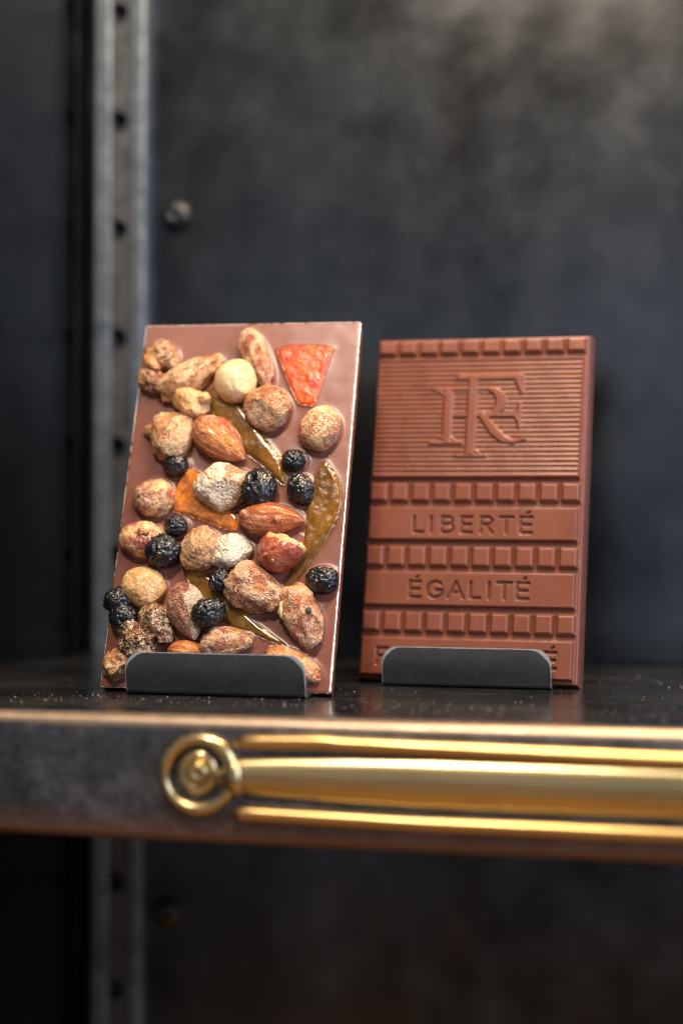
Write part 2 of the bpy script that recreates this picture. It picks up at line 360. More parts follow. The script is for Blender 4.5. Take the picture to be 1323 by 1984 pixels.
# dust and crumbs lying on the shelf top
rng = random.Random(4)
bm = bmesh.new()
for k in range(900):
    x = rng.uniform(-.125, .13); y = rng.choice([rng.gauss(.022, .012), rng.uniform(-.010, .16)])
    if y < -.011: continue
    s = rng.choice([.00007, .00009, .00012, .00018]) * rng.uniform(.7, 1.3)
    ret = bmesh.ops.create_icosphere(bm, subdivisions=1, radius=s)
    sc_ = (rng.uniform(.6, 1.6), rng.uniform(.6, 1.6), .7)
    for v in ret['verts']: v.co = Vector((v.co.x * sc_[0] + x, v.co.y * sc_[1] + y, v.co.z * sc_[2] + s * .4))
m = M('dust_grain'); m.set(Base_Color=(.42, .38, .33), Roughness=.6)
o = from_bm('dust', bm, m.m); tag(o, 'pale dust and crumbs scattered on the dark shelf top', 'dust', kind='stuff')

# ================================================================ brass fitting on the shelf front
YF = -.016
bf = thing('brass_label_rail', 'polished brass rail with a ring end and two thin rods on the shelf front', 'rail', (-.0432, YF, -.0177))
def tube(name, pts, rs, mat, parent, n=20, loc=None, flat=1.):
    V, Fc = [], []
    pts = [Vector(p) for p in pts]
    for i, p in enumerate(pts):
        t = (pts[min(i + 1, len(pts) - 1)] - pts[max(i - 1, 0)]).normalized(); a = Vector((0, 1, 0)); b = t.cross(a).normalized()
        for k in range(n):
            an = 2 * math.pi * k / n; V.append(p + a * math.cos(an) * rs[i] * flat + b * math.sin(an) * rs[i])
    for i in range(len(pts) - 1):
        for k in range(n): Fc.append((i * n + k, i * n + (k + 1) % n, (i + 1) * n + (k + 1) % n, (i + 1) * n + k))
    Fc.append(tuple(range(n))[::-1]); Fc.append(tuple((len(pts) - 1) * n + k for k in range(n)))
    return mesh(name, V, Fc, mat, parent, loc=loc)
def densify(keys, step=.004):
    out = []
    for a, b in zip(keys[:-1], keys[1:]):
        m_ = max(1, int((Vector(b) - Vector(a)).length / step)); out += [Vector(a).lerp(Vector(b), k / m_) for k in range(m_)]
    return out + [Vector(keys[-1])]
O = Vector((-.0432, YF, -.0177))
# ring, slightly irregular hand-finished casting
V, Fc = [], []; NA, NB = 72, 18
for i in range(NA):
    a = 2 * math.pi * i / NA; R = .0107 + .0003 * math.sin(2 * a + 1); rr = .0019 + .00018 * math.sin(3 * a)
    for j in range(NB):
        b = 2 * math.pi * j / NB; q = R + rr * math.cos(b)
        V.append((q * math.cos(a) * 1.02, -.0020 - rr * 1.1 * math.sin(b), q * math.sin(a) * 1.05))
for i in range(NA):
    for j in range(NB): Fc.append((i * NB + j, i * NB + (j + 1) % NB, ((i + 1) % NA) * NB + (j + 1) % NB, ((i + 1) % NA) * NB + j))
mesh('ring', V, Fc, brass, bf)
def lathe(name, prof, mat, parent, loc=(0, 0, 0), n=40, sx=1., sz=1.):
    V, Fc = [], []
    for rr, yy in prof:
        for k in range(n):
            a = 2 * math.pi * k / n; V.append((rr * math.cos(a) * sx, -yy, rr * math.sin(a) * sz))
    for j in range(len(prof) - 1):
        for k in range(n): Fc.append((j * n + k, j * n + (k + 1) % n, (j + 1) * n + (k + 1) % n, (j + 1) * n + k))
    return mesh(name, V, Fc, mat, parent, loc=loc)
boss = lathe('boss', [(.0068, 0), (.0067, .0012), (.0061, .0022), (.0050, .0026), (.0041, .0024), (.0038, .0018), (.0001, .0018)], brass, bf, (-.0004, 0, .0004), sz=1.06)
lathe('screw', [(.0033, .0018), (.0032, .0030), (.0026, .0036), (.0014, .0034), (.0008, .0028), (.0001, .0028)], brass, boss)
tube('neck', [(.0050, -.0016, -.0006), (.0075, -.0022, -.0008), (.0092, -.0026, -.0008), (.0112, -.0030, -.0006), (.0140, -.0034, -.0004)], [.0016, .0026, .0042, .0052, .0056], brass, bf, flat=.55)
# main fluted bar
V, Fc = [], []; xs = [.0118, .0128, .0145, .017, .022, .03, .045, .07, .1, .13, .17, .22, .3, .42]; NPf = 41
for x in xs:
    t_ = min(1, max(0, (x - .012) / .05)); hz = (.0056 + .0021 * t_ ** .7) * (1 if x > .0125 else .93)
    zc = -.0001 - .0004 * t_
    for j in range(NPf):
        s = -1 + 2 * j / (NPf - 1)
        d = .0040 * math.sqrt(max(0, 1 - .96 * s * s)) + .0003 - .0005 * math.exp(-((s + .06) / .06) ** 2) + (.0004 if s > -.06 else 0)
        V.append((x, -max(d, 0), zc + hz * s))
nx = len(xs)
for i in range(nx - 1):
    for j in range(NPf - 1): Fc.append((i * NPf + j, (i + 1) * NPf + j, (i + 1) * NPf + j + 1, i * NPf + j + 1))
Fc.append(tuple(range(NPf)))
mesh('fluted_bar', V, Fc, brass, bf)
def rod(keys, r):
    pts = densify([Vector(k) - O for k in keys]); rs = []
    for i, p in enumerate(pts):
        d = (p - pts[0]).length
        rs.append(r * (.62 if d < .0006 else 1.10 if d < .0026 else .97) * (1 + .02 * noise.noise(p * 60)))
    return tube('rod', pts, rs, brass_rod, bf)
yr = YF - .0022
rod([(-.0313, yr, -.0072), (-.003, yr, -.0065), (.002, yr, -.0069), (.0249, yr, -.0073), (.105, yr, -.0086), (.36, yr, -.0100)], .00235)
rod([(-.0327, yr, -.0293), (.025, yr, -.0304), (.105, yr, -.0306), (.36, yr, -.0306)], .00225)

# ================================================================ display stands
def stand(x0, x1, y, ang, lean, hz, depth, label, seed, barz):
    t = thing('display_stand', label, 'display stand', ((x0 + x1) / 2, y, 0), 'bent black metal display stands'); t.rotation_euler = (0, 0, ang)
    hw = (x1 - x0) / 2; R = .0022; cr_ = .0062
    prof = []   # (y, z, distance from top)
    zt = hz
    for k in range(41): 
        f = (k / 40) ** 1.4; z = zt + (R - zt) * f; prof.append((-.0008 * math.sin(f * math.pi) - .0012 * (1 - f) , z))
    for k in range(1, 7):
        a = rad(180 + 90 * k / 6); prof.append((R + R * math.cos(a), R + R * math.sin(a)))
    V, Fc = [], []; NU = 180; WR = []
    for y_, z_ in prof:
        dt = zt - z_; ins = 0 if dt > cr_ else cr_ - math.sqrt(max(0, cr_ ** 2 - (cr_ - dt) ** 2))
        for i in range(NU + 1):
            xx = (hw - ins) * (-1 + 2 * i / NU); V.append((xx, y_, z_ + .0002))
            e_ = hw - abs(xx); de = min(dt, e_)
            if e_ < cr_ and dt < cr_: de = cr_ - math.hypot(cr_ - e_, cr_ - dt)
            corner = max(0, 1 - math.hypot(e_ - .002, dt - .0018) / .0055) * (1. if xx > 0 else .75)
            wid = .00028 + .0014 * corner; WR.append(max(0, min(1, .5 + (wid - max(0, de)) / .0006 * .5)))
    for j in range(len(prof) - 1):
        for i in range(NU):
            a = j * (NU + 1) + i; Fc.append((a, a + NU + 1, a + NU + 2, a + 1))
    o = mesh('front_lip', V, Fc, [stand_mat, worn_mat], t)
    at = o.data.attributes.new('wear', 'FLOAT', 'POINT'); at.data.foreach_set('value', WR)
    sm = o.modifiers.new('solid', 'SOLIDIFY'); sm.thickness = .0013; sm.offset = -1; sm.material_offset_rim = 1; sm.use_even_offset = True
    bevel(o, .0003, 2, angle=50)
    box('base_plate', -hw, hw, R, depth, .0002, .0013, stand_mat, t, .0002)
    o = box('back_plate', -hw * .8, hw * .8, -.0006, .0006, 0, .075, stand_mat, t, .0002)
    o.location = (0, depth - .0006, .0008); o.rotation_euler = (-lean, 0, 0)
stand(-.0868, -.0220, .0392, rad(-.6), rad(20.12), .0150, .0225, 'low black bent metal stand with worn corners under the nut topped bar', 1, 0)
stand(-.0046, .0578, .0893, rad(-.5), rad(12.67), .0147, .0240, 'low black bent metal stand under the moulded monogram bar', 2, 0)

# ================================================================ BAR 1: nut and fruit topped bar
def bar_matrix(pos, a, l, ro, w):
    ex = Vector((math.cos(a), math.sin(a), 0)); ey = Vector((-math.sin(a), math.cos(a), 0)); ez = Vector((0, 0, 1))
    u = ez * math.cos(l) + ey * math.sin(l)
    X = ex * math.cos(ro) - u * math.sin(ro); Y = ex * math.sin(ro) + u * math.cos(ro); N = X.cross(Y)
    p = Vector(pos) + X * (w / 2)
    return Matrix(((X.x, Y.x, N.x, p.x), (X.y, Y.y, N.y, p.y), (X.z, Y.z, N.z, p.z), (0, 0, 0, 1)))
W1, H1, T1 = 84.2, 143.0, 9.5
bar1 = thing('chocolate_bar', 'milk chocolate bar studded with nuts, dried blueberries and candied peel', 'chocolate bar')
bar1.matrix_world = bar_matrix((-.0993, .0475, .0015), rad(-.67), rad(20.12), 0, W1 / 1000)

TOPS = [  # kind, centre u, centre v (mm on the face), length, width, angle of the long axis
('walnut_a',8.6,128.8,12.3,11.3,21),
('walnut_b',5.3,119.2,11.6,9.1,-39),
('shard',6.5,124.1,7.6,4.4,-39),
('almond_a',20.7,120.2,25.7,12.1,35),
('almond_b',46.1,127.5,24.5,9.7,-65),
('hazel_blanched',39.1,117.7,16.4,16.3,66),
('hazel_gold',22.4,109.6,14.5,11.6,-48),
('hazel_sugar',52.1,106.8,17.4,17.3,66),
('hazel_patch',72.8,98.6,17.5,15.1,85),
('almond_c',35.1,94.3,24.9,14.7,-37),
('hazel_sugar2',17.1,96.1,17.7,18.0,32),
('berry_a',19.5,84.3,9.6,9.1,-0),
('berry_b',63.8,86.2,9.7,8.6,-0),
('berry_c',67.7,75.0,12.7,10.1,-66),
('berry_big',52.3,74.3,16.3,14.3,86),
('walnut_white',38.5,75.3,22.7,17.4,11),
('hazel_skin',12.2,71.6,15.5,15.2,0),
('almond_d',57.8,63.2,24.2,12.3,-3),
('almond_e',63.3,51.4,18.5,15.3,27),
('berry_d',22.0,60.6,9.0,8.5,0),
('berry_e',18.9,50.2,14.2,13.0,11),
('hazel_red',9.6,55.3,17.5,13.6,-5),
('walnut_brown',32.6,51.5,15.5,16.3,1),
('walnut_white2',43.8,50.5,12.9,15.0,-65),
('berry_f',41.5,39.1,9.8,8.3,76),
('almond_f',54.2,36.4,22.0,15.6,-28),
('hazel_tan',12.4,36.9,16.9,14.8,-18),
('almond_g',30.0,27.9,22.0,13.9,-69),
('berry_g',39.0,26.5,13.4,11.5,22),
('almond_h',72.5,26.8,23.5,13.1,-64),
('berry_h',78.6,40.6,12.3,11.2,1),
('berry_i',3.7,31.3,11.2,10.4,11),
('berry_j',6.6,25.4,10.9,9.8,1),
('wal_c',18.9,23.9,12.2,12.5,65),
('wal_d',13.2,16.5,13.5,12.0,1),
('wal_e',6.1,8.1,11.3,10.5,54),
('almond_i',45.7,17.3,19.4,10.8,9),
('almond_j',32.4,13.3,16.1,7.9,-4),
('almond_k',70.5,9.3,21.1,10.9,-23),
('seed_a',26.8,15.8,3.8,2.3,6),
('seed_b',65.6,28.2,6.5,2.2,-81),
('seed_c',76.0,27.6,2.2,2.3,1),
]
PEEL_orange = [(53.4, 130.3), (54.4, 132.0), (57.7, 133.4), (65.7, 133.5), (74.3, 132.5), (74.1, 129.9), (72.0, 119.2), (69.5, 109.4), (66.8, 108.8), (62.9, 110.1), (58.7, 118.3)]
PEEL_amber = [(22.8, 83.6), (30.1, 80.8), (32.2, 73.4), (40.3, 68.0), (44.9, 64.6), (44.1, 59.8), (39.1, 60.2), (33.0, 62.6), (24.8, 65.3), (19.7, 66.9), (19.8, 75.0)]
PEEL_green1 = [(28.1, 115.3), (33.7, 116.1), (37.6, 113.1), (43.9, 106.5), (51.6, 96.5), (57.8, 89.3), (60.6, 84.0), (60.8, 77.5), (57.5, 79.5), (51.3, 85.2), (46.0, 88.9), (40.6, 93.5), (33.8, 101.4), (29.7, 108.1)]
PEEL_green2 = [(75.3, 86.6), (78.7, 83.2), (81.6, 78.1), (83.0, 72.2), (82.4, 65.2), (79.7, 58.3), (75.6, 51.1), (71.5, 43.6), (68.1, 39.1), (64.5, 36.6), (64.0, 38.5), (66.7, 46.5), (69.6, 54.3), (70.3, 62.2), (69.9, 70.1), (71.4, 78.1)]
PEEL_green3 = [(26.9, 43.9), (30.7, 44.7), (35.1, 43.2), (41.9, 37.4), (48.3, 31.3), (54.2, 26.1), (59.9, 22.0), (67.5, 16.5), (63.5, 17.3), (57.7, 19.3), (52.8, 21.1), (45.8, 23.6), (37.5, 29.6), (30.3, 37.3)]
def fbm(p, f, o=3, g=.5):
    s = 0; a = 1
    for _ in range(o): s += a * noise.noise(p * f); f *= 2.03; a *= g
    return s
def ridge(p, f, o=2):
    s = 0; a = 1
    for _ in range(o): s += a * (1 - abs(noise.noise(p * f)) * 2.2); f *= 2.1; a *= .5
    return s
_ico = {}
def ico(sub):
    if sub not in _ico:
        bm = bmesh.new(); bmesh.ops.create_icosphere(bm, subdivisions=sub, radius=1)
        _ico[sub] = ([v.co.copy() for v in bm.verts], [tuple(v.index for v in f.verts) for f in bm.faces]); bm.free()
    return _ico[sub]
def blob(name, kind, u, v, L, Wd, ang, hz, zc, mat, seed, parent, sub=5):
    vs_, fs = ico(sub); V = []; A = []; off = Vector((seed * 7.31, seed * 3.77, seed * 1.13)); rg = random.Random(seed * 13 + 5)
    cuts = []
    ncut = {'hazel': 1, 'blanched': 1, 'walnut': 2}.get(kind, 0)
    if L < 4: ncut = 0
    for k in range(ncut):
        d = Vector((rg.uniform(-1, 1), rg.uniform(-1, 1), rg.uniform(.15, .9))).normalized(); cuts.append((d, rg.uniform(.74, .88) if kind != 'blanched' else .80))
    if kind == 'blanched': cuts = [(Vector((.15, -.75, .62)).normalized(), .78)]
    for p in vs_:
        q = p + off; x, y, z = p; pale = 0.
        if kind == 'almond':
            tp = 1 - .28 * x - .10 * x * x
            pw = (1 - abs(x) ** 2.4 * .22)
            r = 1 + .05 * noise.noise(q * 1.5) + .035 * fbm(q, 4, 3)
            rd = .020 * math.sin(math.atan2(z, y) * 15 + 3 * noise.noise(q * 1.2))
            P = Vector((x * (1.03 + .02 * noise.noise(q * 3)), y * tp * pw * (r + rd), z * tp * (r + rd)))
            pale = .25 + .5 * noise.noise(q * 2.0)
        elif kind == 'sugar':
            tp = 1 - .27 * x - .06 * x * x
            c = max(0, min(1, .5 + 2.6 * noise.noise(q * 1.7)))
            r = 1 + .06 * noise.noise(q * 1.5) + .030 * fbm(q, 5, 3) + c * (.075 + .12 * abs(noise.noise(q * 9)) + .05 * abs(noise.noise(q * 19)))
            P = Vector((x * r, y * tp * r, z * tp * r)); pale = c * .75
        elif kind == 'hazel':
            c = max(0, min(1, .35 + 2.4 * noise.noise(q * 1.6)))
            r = 1 + .07 * noise.noise(q * 1.4) + .025 * fbm(q, 4, 4, .6) + .07 * max(0, x - .6) + c * .05 * abs(fbm(q, 8, 2))
            P = Vector((x * r, y * r, z * r)); pale = c * .55
        elif kind == 'blanched':
            r = 1 + .05 * noise.noise(q * 1.2) + .012 * fbm(q, 5, 2); P = Vector((x * r * (1 + .10 * max(0, x)), y * r, z * r))
        elif kind == 'berry':
            r = 1 - .20 * max(0, ridge(q, 1.6, 2) - .7) + .09 * noise.noise(q * 1.1) - .06 * ridge(q + Vector((x, 0, 0)), 3.6, 2)
            P = Vector((x * r, y * r, z * r))
        elif kind == 'bigberry':
            r = 1 - .13 * max(0, ridge(q, 1.9, 2) - .7) - .045 * ridge(q, 4.4, 2)
            d = math.hypot(x - .28, y - .12)
            if z > 0: r *= 1 - .55 * math.exp(-(d / .13) ** 2) + .04 * math.exp(-((d - .33) / .1) ** 2)
            P = Vector((x * r, y * r, z * r))
        elif kind == 'walnut':
            r = 1 + .22 * noise.noise(q * 1.3) - .14 * max(0, ridge(q, 2.0, 2) - .9) + .06 * fbm(q, 5, 3)
            P = Vector((x * r, y * r, z * r)); pale = .3 + .6 * noise.noise(q * 2.4)
        elif kind == 'crumb':
            r = 1 + .24 * noise.noise(q * 1.6) + .15 * fbm(q, 4, 3) + .05 * abs(noise.noise(q * 16))
            P = Vector((x * r, y * r, z * r)); pale = .25 + .7 * noise.noise(q * 2.8)
        elif kind == 'broken':
            r = 1 + .05 * fbm(q, 3, 3)
            xx, yy = x * r, y * (1 - .15 * x) * r
            k = xx * .8 + yy * .6
            if k > .40: kk = .40 + (k - .40) * .25 + .13 * noise.noise(q * 2.4); xx -= (k - kk) * .8; yy -= (k - kk) * .6
            P = Vector((xx, yy, z * r * (1 - .12 * max(0, k))))
        for d, o_ in cuts:
            e = P.dot(d) - o_ - .05 * noise.noise(q * 1.8)
            if e > 0:
                P = P - d * (e * .88) + d * (.022 * fbm(q, 6, 2) * min(1, e * 12)); pale = max(pale, min(1, e * 9) * .62) if kind != 'blanched' else pale
        V.append((P.x * L / 2000, P.y * Wd / 2000, P.z * hz / 1000)); A.append(max(0., min(1., pale)))
    o = mesh(name, V, fs, mat, parent, loc=((u - W1 / 2) / 1000, v / 1000, zc / 1000), rot=(0, 0, rad(ang)))
    at = o.data.attributes.new('pale', 'FLOAT', 'POINT'); at.data.foreach_set('value', A)
    return o
# key: (mesh name, shape, material, semi height, centre height, label)
KIND = {
 'walnut_a': ('walnut', 'crumb', 'tan', 5.5, 2.5, 'sugared tan walnut lump at the upper left corner'), 'walnut_b': ('walnut', 'crumb', 'brown', 5, 1.8, 'brown walnut lump at the left edge'),
 'shard': ('nut_shard', 'crumb', 'almond2', 2.6, 6.0, 'small orange nut shard'), 'almond_a': ('almond', 'sugar', 'tan', 5.5, 2.2, 'long sugared tan almond pointing up right'),
 'almond_b': ('almond', 'sugar', 'pink', 5, 2.0, 'slim pinkish almond near the top edge'), 'hazel_blanched': ('hazelnut', 'blanched', 'blanched', 7.5, 3.0, 'smooth pale blanched hazelnut'),
 'hazel_gold': ('hazelnut', 'walnut', 'golden', 5.5, 2.8, 'lumpy golden hazelnut piece'), 'hazel_sugar': ('hazelnut', 'hazel', 'brown', 7.5, 2.5, 'sugared brown hazelnut'),
 'hazel_patch': ('hazelnut', 'hazel', 'patch', 7.2, 1.8, 'yellow hazelnut with brown patches'), 'almond_c': ('almond', 'almond', 'almond2', 6, 2.2, 'wide orange brown sugared almond'),
 'hazel_sugar2': ('hazelnut', 'sugar', 'tan', 7, 1.8, 'grainy sugar coated hazelnut'), 'berry_a': ('dried_blueberry', 'berry', None, 4.2, 2.0, None),
 'berry_b': ('dried_blueberry', 'berry', None, 4.0, 1.8, None), 'berry_c': ('dried_blueberry', 'berry', None, 5, 2.0, None),
 'berry_big': ('dried_blueberry', 'bigberry', None, 6.5, 4.0, 'largest dried blueberry with a small round hole'), 'walnut_white': ('walnut', 'walnut', 'white', 6.5, 3.0, 'pale walnut with white and tan crust'),
 'hazel_skin': ('hazelnut', 'hazel', 'skin', 6.8, 1.5, 'yellow hazelnut with red skin patches'), 'almond_d': ('almond', 'almond', 'almond', 5.5, 2.5, 'glossy red brown ridged almond'),
 'almond_e': ('almond', 'broken', 'broken', 7, 3.5, 'broken almond with cream flesh showing'), 'berry_d': ('dried_blueberry', 'berry', None, 4, 2.4, None),
 'berry_e': ('dried_blueberry', 'berry', None, 6, 4.0, None), 'hazel_red': ('hazelnut', 'hazel', 'skin', 6, 1.5, 'oval nut with glossy red skin'),
 'walnut_brown': ('walnut', 'walnut', 'walnut', 6.5, 3.2, 'tan walnut half'), 'walnut_white2': ('walnut', 'walnut', 'cream', 5.5, 2.6, 'cream white walnut piece'),
 'berry_f': ('dried_blueberry', 'berry', None, 4.5, 4.0, None), 'almond_f': ('almond', 'sugar', 'pink', 6.5, 2.8, 'wide pinkish sugared almond'),
 'hazel_tan': ('hazelnut', 'hazel', 'golden', 7, 2.0, 'tan hazelnut at the left edge'), 'almond_g': ('almond', 'almond', 'ridge', 6, 2.8, 'ridged almond with one pale side'),
 'berry_g': ('dried_blueberry', 'berry', None, 5.5, 6.0, None), 'almond_h': ('almond', 'sugar', 'pink', 6, 2.2, 'pink brown sugared almond near the lower right'),
 'berry_h': ('dried_blueberry', 'berry', None, 5.5, 2.0, None), 'berry_i': ('dried_blueberry', 'berry', None, 5, 3.4, None), 'berry_j': ('dried_blueberry', 'berry', None, 4.6, 3.6, None),
 'wal_c': ('walnut', 'crumb', 'darkwal', 5.5, 2.5, 'dark caramel walnut lump'), 'wal_d': ('walnut', 'crumb', 'darkwal', 5.5, 3.0, 'dark caramel walnut lump'), 'wal_e': ('walnut', 'crumb', 'brown', 4.6, 1.5, 'brown walnut lump at the lower left corner'),
 'almond_i': ('almond', 'sugar', 'pink', 5, 1.5, None), 'almond_j': ('almond', 'almond', 'orange', 4.5, 1.2, 'orange almond tip showing above the stand'),
 'almond_k': ('almond', 'sugar', 'almond2', 4.8, .8, 'orange almond partly behind the stand'), 'seed_a': ('seed', 'hazel', 'seed', 1.1, 1.0, None), 'seed_b': ('seed', 'hazel', 'seed', 1.0, 5.6, None), 'seed_c': ('seed', 'hazel', 'poppy', .8, 8.0, 'tiny dark seed')}
nuts = {}
for i, (k, u, v, L, Wd, an) in enumerate(TOPS):
    nm, shape, mt, hz, zc, lab = KIND[k]
    o = blob(nm, shape, u, v, L, Wd, an, hz, zc, berry_mat if mt is None else NM[mt], i + 1, bar1, 5 if L > 8 else 4)
    if lab: o['label'] = lab
    nuts[k] = o
# extra crumbs, kernels and sugar lumps that belong to single nuts
extra = [('walnut_crumb', 8.0, 98.6, 6.2, 5.6, 10, 2.6, 1.0, 'tan'), ('walnut_crumb', 11.2, 100.6, 4.4, 3.8, 40, 2.2, 1.2, 'brown'), ('walnut_crumb', 28.0, 110.2, 5.2, 4.4, 0, 2.4, 4.6, 'golden'),
         ('walnut_crumb', 9.0, 21.0, 8, 7, 40, 4, 2.6, 'darkwal'), ('walnut_crumb', 15.2, 12.0, 9, 8, 10, 4, 2.2, 'brown'), ('walnut_crumb', 22.0, 19.5, 7, 8, 60, 3.6, 2.2, 'darkwal'),
         ('walnut_crumb', 13.8, 124.9, 5, 4.6, 0, 2.4, 3.6, 'tan'), ('walnut_crumb', 9.8, 116.0, 5, 5.0, 0, 2.6, 2.6, 'brown')]
for j, (nm, u, v, L, Wd, an, hz, zc, mt) in enumerate(extra): blob(nm, 'crumb', u, v, L, Wd, an, hz, zc, NM[mt], 60 + j, bar1, 4)
for j, (u, v, z, d) in enumerate([(48.4, 64.0, 6.2, 3.4), (61.3, 61.6, 7.6, 3.0), (10.8, 56.6, 7.3, 3.0), (7.6, 52.6, 6.2, 1.8), (12.6, 56.2, 7.2, 2.6), (58.8, 47.5, 9.4, 1.6), (61.5, 45.5, 8.6, 1.4)]):
    blob('sugar_lump', 'hazel', u, v, d, d * .95, 0, d * .4, z, NM['orange' if j in (3,) else 'almond2'], 80 + j, bar1, 3)

# loose sugar grains on the chocolate round the nuts
rg_ = random.Random(8); bm = bmesh.new()
for _ in range(150):
    k, u, v, L, Wd, an = rg_.choice([t for t in TOPS if t[3] > 14]); a_ = rg_.uniform(0, 6.28); d_ = max(L, Wd) / 2 * rg_.uniform(.9, 1.35)
    x_, y_ = u + d_ * math.cos(a_), v + d_ * math.sin(a_)
    if not (2 < x_ < W1 - 2 and 2 < y_ < H1 - 2): continue
    s_ = rg_.choice([.12, .16, .22, .30]) / 1000
    ret = bmesh.ops.create_icosphere(bm, subdivisions=1, radius=s_)
    for v_ in ret['verts']: v_.co = Vector((v_.co.x * rg_.uniform(.7, 1.3) + (x_ - W1 / 2) / 1000, v_.co.y * rg_.uniform(.7, 1.3) + y_ / 1000, v_.co.z + .0002))
o = from_bm('sugar_grains', bm, NM['seed'], bar1); o['kind'] = 'stuff'

# candied peels: closed outline, domed and bumpy top, sunk a little into the chocolate
def peel(name, outline, h, mat, seed, rim=1.6, zb=-.6, label=None):
    P = [Vector((p[0], p[1])) for p in outline]; n = len(P); S = []
    for i in range(n):                       # Catmull-Rom smoothing
        a, b, c, d = P[i - 1], P[i], P[(i + 1) % n], P[(i + 2) % n]
        for k in range(6):
            t = k / 6; S.append(.5 * ((2 * b) + (c - a) * t + (2 * a - 5 * b + 4 * c - d) * t * t + (3 * b - a - 3 * c + d) * t ** 3))
    S = [s + Vector((noise.noise(Vector((s.x, s.y, seed)) * .6), noise.noise(Vector((s.y, s.x, seed + 9)) * .6))) * .25 for s in S]
    A = np.array([[s.x, s.y] for s in S]); B = np.roll(A, -1, 0)
    def sd(p):
        d = B - A; w = p - A; t = np.clip((w * d).sum(1) / (d * d).sum(1), 0, 1); dist = np.hypot(*(w - d * t[:, None]).T).min()
        c = ((A[:, 1] > p[1]) != (B[:, 1] > p[1])) & (p[0] < (B[:, 0] - A[:, 0]) * (p[1] - A[:, 1]) / (B[:, 1] - A[:, 1] + 1e-12) + A[:, 0])
        return dist if c.sum() % 2 else -dist
    pts = [Vector(a) for a in A]; D = [0.] * len(pts)
    lo, hi = A.min(0), A.max(0); g = .55
    for ix in range(int((hi[0] - lo[0]) / g) + 1):
        for iy in range(int((hi[1] - lo[1]) / g) + 1):
            p = np.array([lo[0] + g * (ix + .5 * (iy % 2)), lo[1] + g * iy]); d = sd(p)
            if d > .3: pts.append(Vector(p)); D.append(d)
    m_ = len(A)
    v2, _, f2, *_ = delaunay_2d_cdt(pts, [(i, (i + 1) % m_) for i in range(m_)], [], 1, 1e-6)
    V = []
    for i, p in enumerate(v2):
        d = D[i] if i < len(D) else 0; q = Vector((p.x, p.y, seed * 5.))
        z = h * (1 - max(0, 1 - d / rim) ** 2.2) ** .6 if d > 0 else h * .15
        z += (.14 * noise.noise(q * .25) + .05 * fbm(q, .8, 2)) * min(1, d / 1.5)
        V.append([p.x, p.y, z])
    F = [tuple(f) for f in f2]; b0 = len(V)
    for i in range(m_): V.append([v2[i].x, v2[i].y, zb])
    for i in range(m_): j = (i + 1) % m_; F.append((i, b0 + i, b0 + j, j))
    c = np.array(V)[:, :2].mean(0)
    V = [((x - c[0]) / 1000, (y - c[1]) / 1000, z / 1000) for x, y, z in V]
    o = mesh(name, V, F, mat, bar1, loc=((c[0] - W1 / 2) / 1000, c[1] / 1000, 0))
    if label: o['label'] = label
    return A
PA = [peel('candied_orange_peel', PEEL_orange, 1.5, gel_orange, 1, 1.1, label='bright orange trapezoid of candied peel'),
      peel('candied_orange_peel', PEEL_amber, 1.7, gel_amber, 2, 1.5, label='amber translucent candied peel under the pale walnut'),
      peel('candied_green_peel', PEEL_green1, 1.9, gel_green, 3, 2.2, label='olive candied peel strip under the upper nuts'),
      peel('candied_green_peel', PEEL_green2, 1.3, gel_green, 4, 1.3, label='olive leaf shaped candied peel along the right side'),
      peel('candied_green_peel', PEEL_green3, 1.2, gel_green, 5, 1.6, label='olive candied peel strip near the bottom')]

